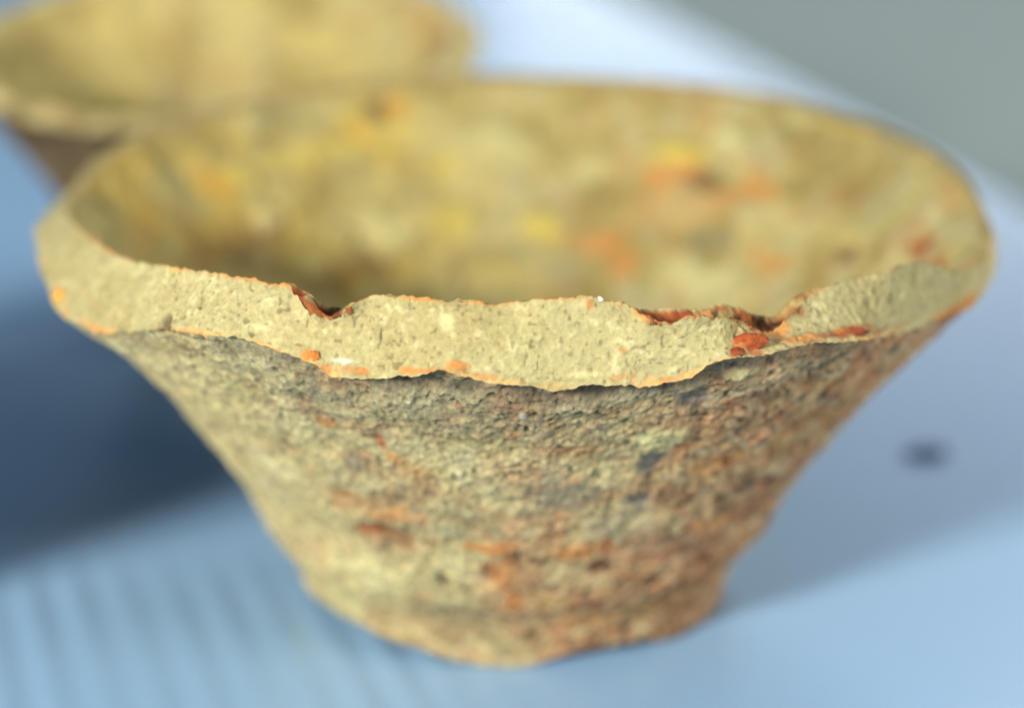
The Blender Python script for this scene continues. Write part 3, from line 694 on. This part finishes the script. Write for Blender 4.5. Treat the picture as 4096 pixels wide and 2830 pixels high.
    # ragged edge line: relief along z at the seams
    seam = np.exp(-(np.where(Zn == 1, 1 - T, np.where(Zn == 2, T, 9)) * 14) ** 2) + np.where(Zn == 2, np.exp(-((1 - T) * 12) ** 2), 0) + np.where(Zn == 3, 1.0, 0) + np.where(Zn == 4, np.exp(-(T * 30) ** 2), 0)
    Q2 = Q + disp[:, None] * N.reshape(-1, 3)
    ang = np.stack([np.cos(np.radians(TH)) * 45, np.sin(np.radians(TH)) * 45, 0 * TH], 1)
    jag = 0.09 * fbm(ang, 1.5, 3, 51) + 0.07 * fbm(ang, 0.4, 2, 52)
    Q2[:, 2] += jag * np.clip(seam, 0, 1)
    Q2[:, 2] = np.maximum(Q2[:, 2], 0.02)
    return Q2, np.clip(col * CLAY_TONE, 0.004, 0.9)

def build_cup(root, grid, style):
    P, zone, tt, th = grid
    V, col = clay_body(P, zone, tt, th, style)
    nr, nc = P.shape[:2]
    F = grid_faces(nr, nc)                                    # row i joins ring i to ring i+1
    V3 = V.reshape(nr, nc, 3); C3 = col.reshape(nr, nc, 3)
    face_rows = np.where((zone == 2) | (zone == 3))[0]
    a, b = face_rows[0], face_rows[-1] + 1                    # first ring of the face, first ring of the inside
    def part(name, r0, r1, mat, caps=()):
        nrr = r1 - r0 + 1
        vv = V3[r0:r1 + 1].reshape(-1, 3); cc = C3[r0:r1 + 1].reshape(-1, 3)
        ff = grid_faces(nrr, nc).reshape(-1, 4)
        for ring in caps:                                     # close the small hole at the axis
            c = len(vv)
            vv = np.concatenate([vv, vv[ring * nc:(ring + 1) * nc].mean(0)[None]])
            cc = np.concatenate([cc, cc[ring * nc:(ring + 1) * nc].mean(0)[None]])
            j = np.arange(0, nc, 2)
            k0, k1, k2 = ring * nc + j, ring * nc + (j + 1) % nc, ring * nc + (j + 2) % nc
            q = np.stack([k0, np.full_like(j, c), k2, k1], 1) if ring == 0 else np.stack([k0, k1, k2, np.full_like(j, c)], 1)
            ff = np.concatenate([ff, q])
        return new_mesh(name, vv, ff, mat, root, cc)
    outer = part('outer_wall', 0, a, MAT_WALL, (0,))
    edge = part('broken_edge' if style == 'main' else 'rim', a, b, MAT_FACE)
    inner = part('inner_wall', b, nr - 1, MAT_WALL, (nr - 1 - b,))
    return outer, edge, inner

def thing(name, label, category, loc=(0, 0, 0), group=None):
    o = bpy.data.objects.new(name, None)
    scene.collection.objects.link(o)
    o.empty_display_size = 0.01
    o.location = tuple(v * MM for v in loc)
    o['label'] = label; o['category'] = category
    if group:
        o['group'] = group
    return o

# ------------------------------------------------------------------ the surface
def plain_material(name, col, rough=0.6, spec=0.3, bump=0.1, scale=900, var=0.04, col2=None):
    m = bpy.data.materials.new(name); m.use_nodes = True
    nt = m.node_tree; N = nt.nodes; L = nt.links
    b = N['Principled BSDF']; b.inputs['Roughness'].default_value = rough; b.inputs['Specular IOR Level'].default_value = spec
    tc = N.new('ShaderNodeTexCoord')
    n = N.new('ShaderNodeTexNoise'); n.inputs['Scale'].default_value = 14; n.inputs['Detail'].default_value = 3
    L.new(tc.outputs['Object'], n.inputs['Vector'])
    mx = N.new('ShaderNodeMix'); mx.data_type = 'RGBA'
    col = np.asarray(col)
    mx.inputs[6].default_value = (*(col * (1 - var)), 1); mx.inputs[7].default_value = (*(np.asarray(col2) if col2 is not None else col * (1 + var)), 1)
    L.new(n.outputs['Fac'], mx.inputs[0]); L.new(mx.outputs[2], b.inputs['Base Color'])
    n2 = N.new('ShaderNodeTexNoise'); n2.inputs['Scale'].default_value = scale; n2.inputs['Detail'].default_value = 4
    L.new(tc.outputs['Object'], n2.inputs['Vector'])
    bp = N.new('ShaderNodeBump'); bp.inputs['Strength'].default_value = bump; bp.inputs['Distance'].default_value = 0.0004
    L.new(n2.outputs['Fac'], bp.inputs['Height']); L.new(bp.outputs['Normal'], b.inputs['Normal'])
    return m

MAT_SHEET = plain_material('pale_blue_sheet', (0.235, 0.385, 0.55), rough=0.27, spec=0.4, bump=0.15)
MAT_TABLE = plain_material('grey_green_board', (0.25, 0.30, 0.27), rough=0.7, spec=0.2, bump=0.2)

def make_table():
    s = 900.0
    V = [(-s, -500, -1.2), (s, -500, -1.2), (s, 1400, -1.2), (-s, 1400, -1.2), (-s, -500, -9), (s, -500, -9), (s, 1400, -9), (-s, 1400, -9)]
    F = [(0, 1, 2, 3), (7, 6, 5, 4), (0, 4, 5, 1), (1, 5, 6, 2), (2, 6, 7, 3), (3, 7, 4, 0)]
    o = new_mesh('table_top', V, F, MAT_TABLE, smooth_shade=False)
    o['kind'] = 'structure'

def make_sheet():
    # a ribbed pale blue sheet, its far right side cut along a slant
    nx, ny = 1300, 320
    a, b = np.meshgrid(np.linspace(0, 1, nx), np.linspace(0, 1, ny))
    y = -130 + 700 * b ** 1.5
    right = np.minimum(260.0, SHEET_EDGE[0] + (y - SHEET_EDGE[1]) * SHEET_EDGE[2])
    left = -260.0
    x = left + (right - left) * a
    # ribs run towards the lens on the left and die out to the right and the back
    ribs = smooth(-x, -6, 14) * smooth(-y, -12, 6)
    u = x + 0.28 * y
    z = 0.08 * ribs * (0.75 + 0.45 * np.sin(x / 3.7 + 1.0) * np.sin(x / 9.1)) * np.sin(2 * np.pi * u / 4.4 + 0.6 * np.sin(u / 13.0)) - 0.08 * ribs
    P = np.stack([x, y, z - 0.0], -1).reshape(-1, 3)
    F = grid_faces(ny, nx, wrap=False).reshape(-1, 4)
    rim = np.concatenate([np.arange(nx), np.arange(1, ny) * nx + nx - 1, (ny - 1) * nx + np.arange(nx - 2, -1, -1), np.arange(ny - 2, 0, -1) * nx])
    low = P[rim].copy(); low[:, 2] = -1.15
    i = np.arange(len(rim)); j = (i + 1) % len(rim)
    F = np.concatenate([F, np.stack([rim[i], len(P) + i, len(P) + j, rim[j]], 1)])
    o = new_mesh('display_sheet', np.concatenate([P, low]), F, MAT_SHEET)
    o['kind'] = 'structure'

SHEET_EDGE = (24.0, 311.0, -0.31)
make_table()
make_sheet()

# ------------------------------------------------------------------ the broken cup in front
main = thing('broken_cup', 'large conical clay cup in front, near rim broken to a pale jagged edge', 'cup')
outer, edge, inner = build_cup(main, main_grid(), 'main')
edge['label'] = 'pale cream broken rim face with orange and red inclusions'

def lump(name, centre, radii, colour, seed, parent, flat=0.0, n=40):
    """an angular grit: a noisy faceted ball"""
    u, v = np.meshgrid(np.linspace(0, 2 * np.pi, n, endpoint=False), np.linspace(0.04, np.pi - 0.04, n // 2 + 1))
    S = np.stack([np.sin(v) * np.cos(u), np.sin(v) * np.sin(u), np.cos(v)], -1).reshape(-1, 3)
    k = 1 + 0.34 * fbm(S * 3 + seed * 7, 1.6, 4, seed)
    # facets: flatten against a few random planes
    rng = np.random.RandomState(seed)
    V = S * k[:, None]
    for _ in range(7):
        d = rng.normal(size=3); d /= np.linalg.norm(d)
        over = V @ d - 0.72
        V -= np.clip(over, 0, 1)[:, None] * d
    V = V * np.array(radii) + np.array(centre)
    col = np.tile(srgb(*colour), (len(V), 1)) * (1 + 0.25 * fbm(V, 0.5, 3, seed + 3))[:, None]
    F = grid_faces(n // 2 + 1, n).reshape(-1, 4)[:, ::-1]
    o = new_mesh(name, V, F, MAT_GRIT, parent, col)
    return o

for nm, c, r, colr, lab in GRITS:
    g = lump(nm, c, r, colr, int(abs(c[0] * 13) + 5), main)
    if lab:
        g['label'] = lab

# ------------------------------------------------------------------ the cup behind it and an assumed, unseen one beside it
def simple_cup(root, R, H, rb, power, seed, rows=(8, 110, 14, 4, 110, 8), n=620, wall=4.6, wob=0.5, tilt=0.0):
    ang = lambda th: np.stack([np.cos(np.radians(th)) * 3 + seed, np.sin(np.radians(th)) * 3, 0 * th], 1)
    edge_o = lambda th, s=0: (R + wob * fbm(ang(th), 1.6, 3, seed), H + tilt * np.sin(np.radians(th)) - 0.9 + wob * 1.1 * fbm(ang(th), 1.3, 3, seed + 1))
    edge_m = lambda th, s=0: (edge_o(th)[0] - 2.0, edge_o(th)[1] + 0.9)
    edge_i = lambda th: (edge_o(th)[0] - wall + 0.5, edge_o(th)[1] + 0.5)
    foot = lambda th: (rb + 0 * th, 0.15 + 0.15 * np.sin(np.radians(th * 3)))
    w_out = lambda z, th, rF, zF: rb + (R - rb) * np.clip(z / H, 0, 1.2) ** power
    w_in = lambda z, th: np.maximum(rb + (R - rb) * np.clip(z / H, 0, 1.2) ** power - wall, 2.0)
    g = cup_grid(n, rows, 0.6, edge_o, edge_m, edge_i, foot, w_out, w_in, 5.0, rb)
    return build_cup(root, g, 'plain')

rear = thing('clay_cup', 'smaller conical clay cup standing behind the large one at the upper left', 'cup', (-36, 77.5, 0))
simple_cup(rear, 32.5, 38.5, 9.0, 1.15, 3, tilt=3.6)
side = thing('clay_cup', 'unseen clay cup assumed just beyond the left edge, placed to cast the shadow on the sheet', 'cup', (-88, -16, 0))
simple_cup(side, 36.0, 38.0, 15.0, 1.1, 8, rows=(6, 70, 10, 4, 60, 6), n=420)  # added out of view to throw shadow on the sheet

# a dark crumb lying on the sheet to the right
crumb = lump('crumb', (46, 36.0, 0.2), (2.5, 2.1, 0.35), (70, 76, 100), 4, None)
crumb['label'] = 'small dark crumb lying on the blue sheet to the right of the large cup'
crumb['category'] = 'crumb'
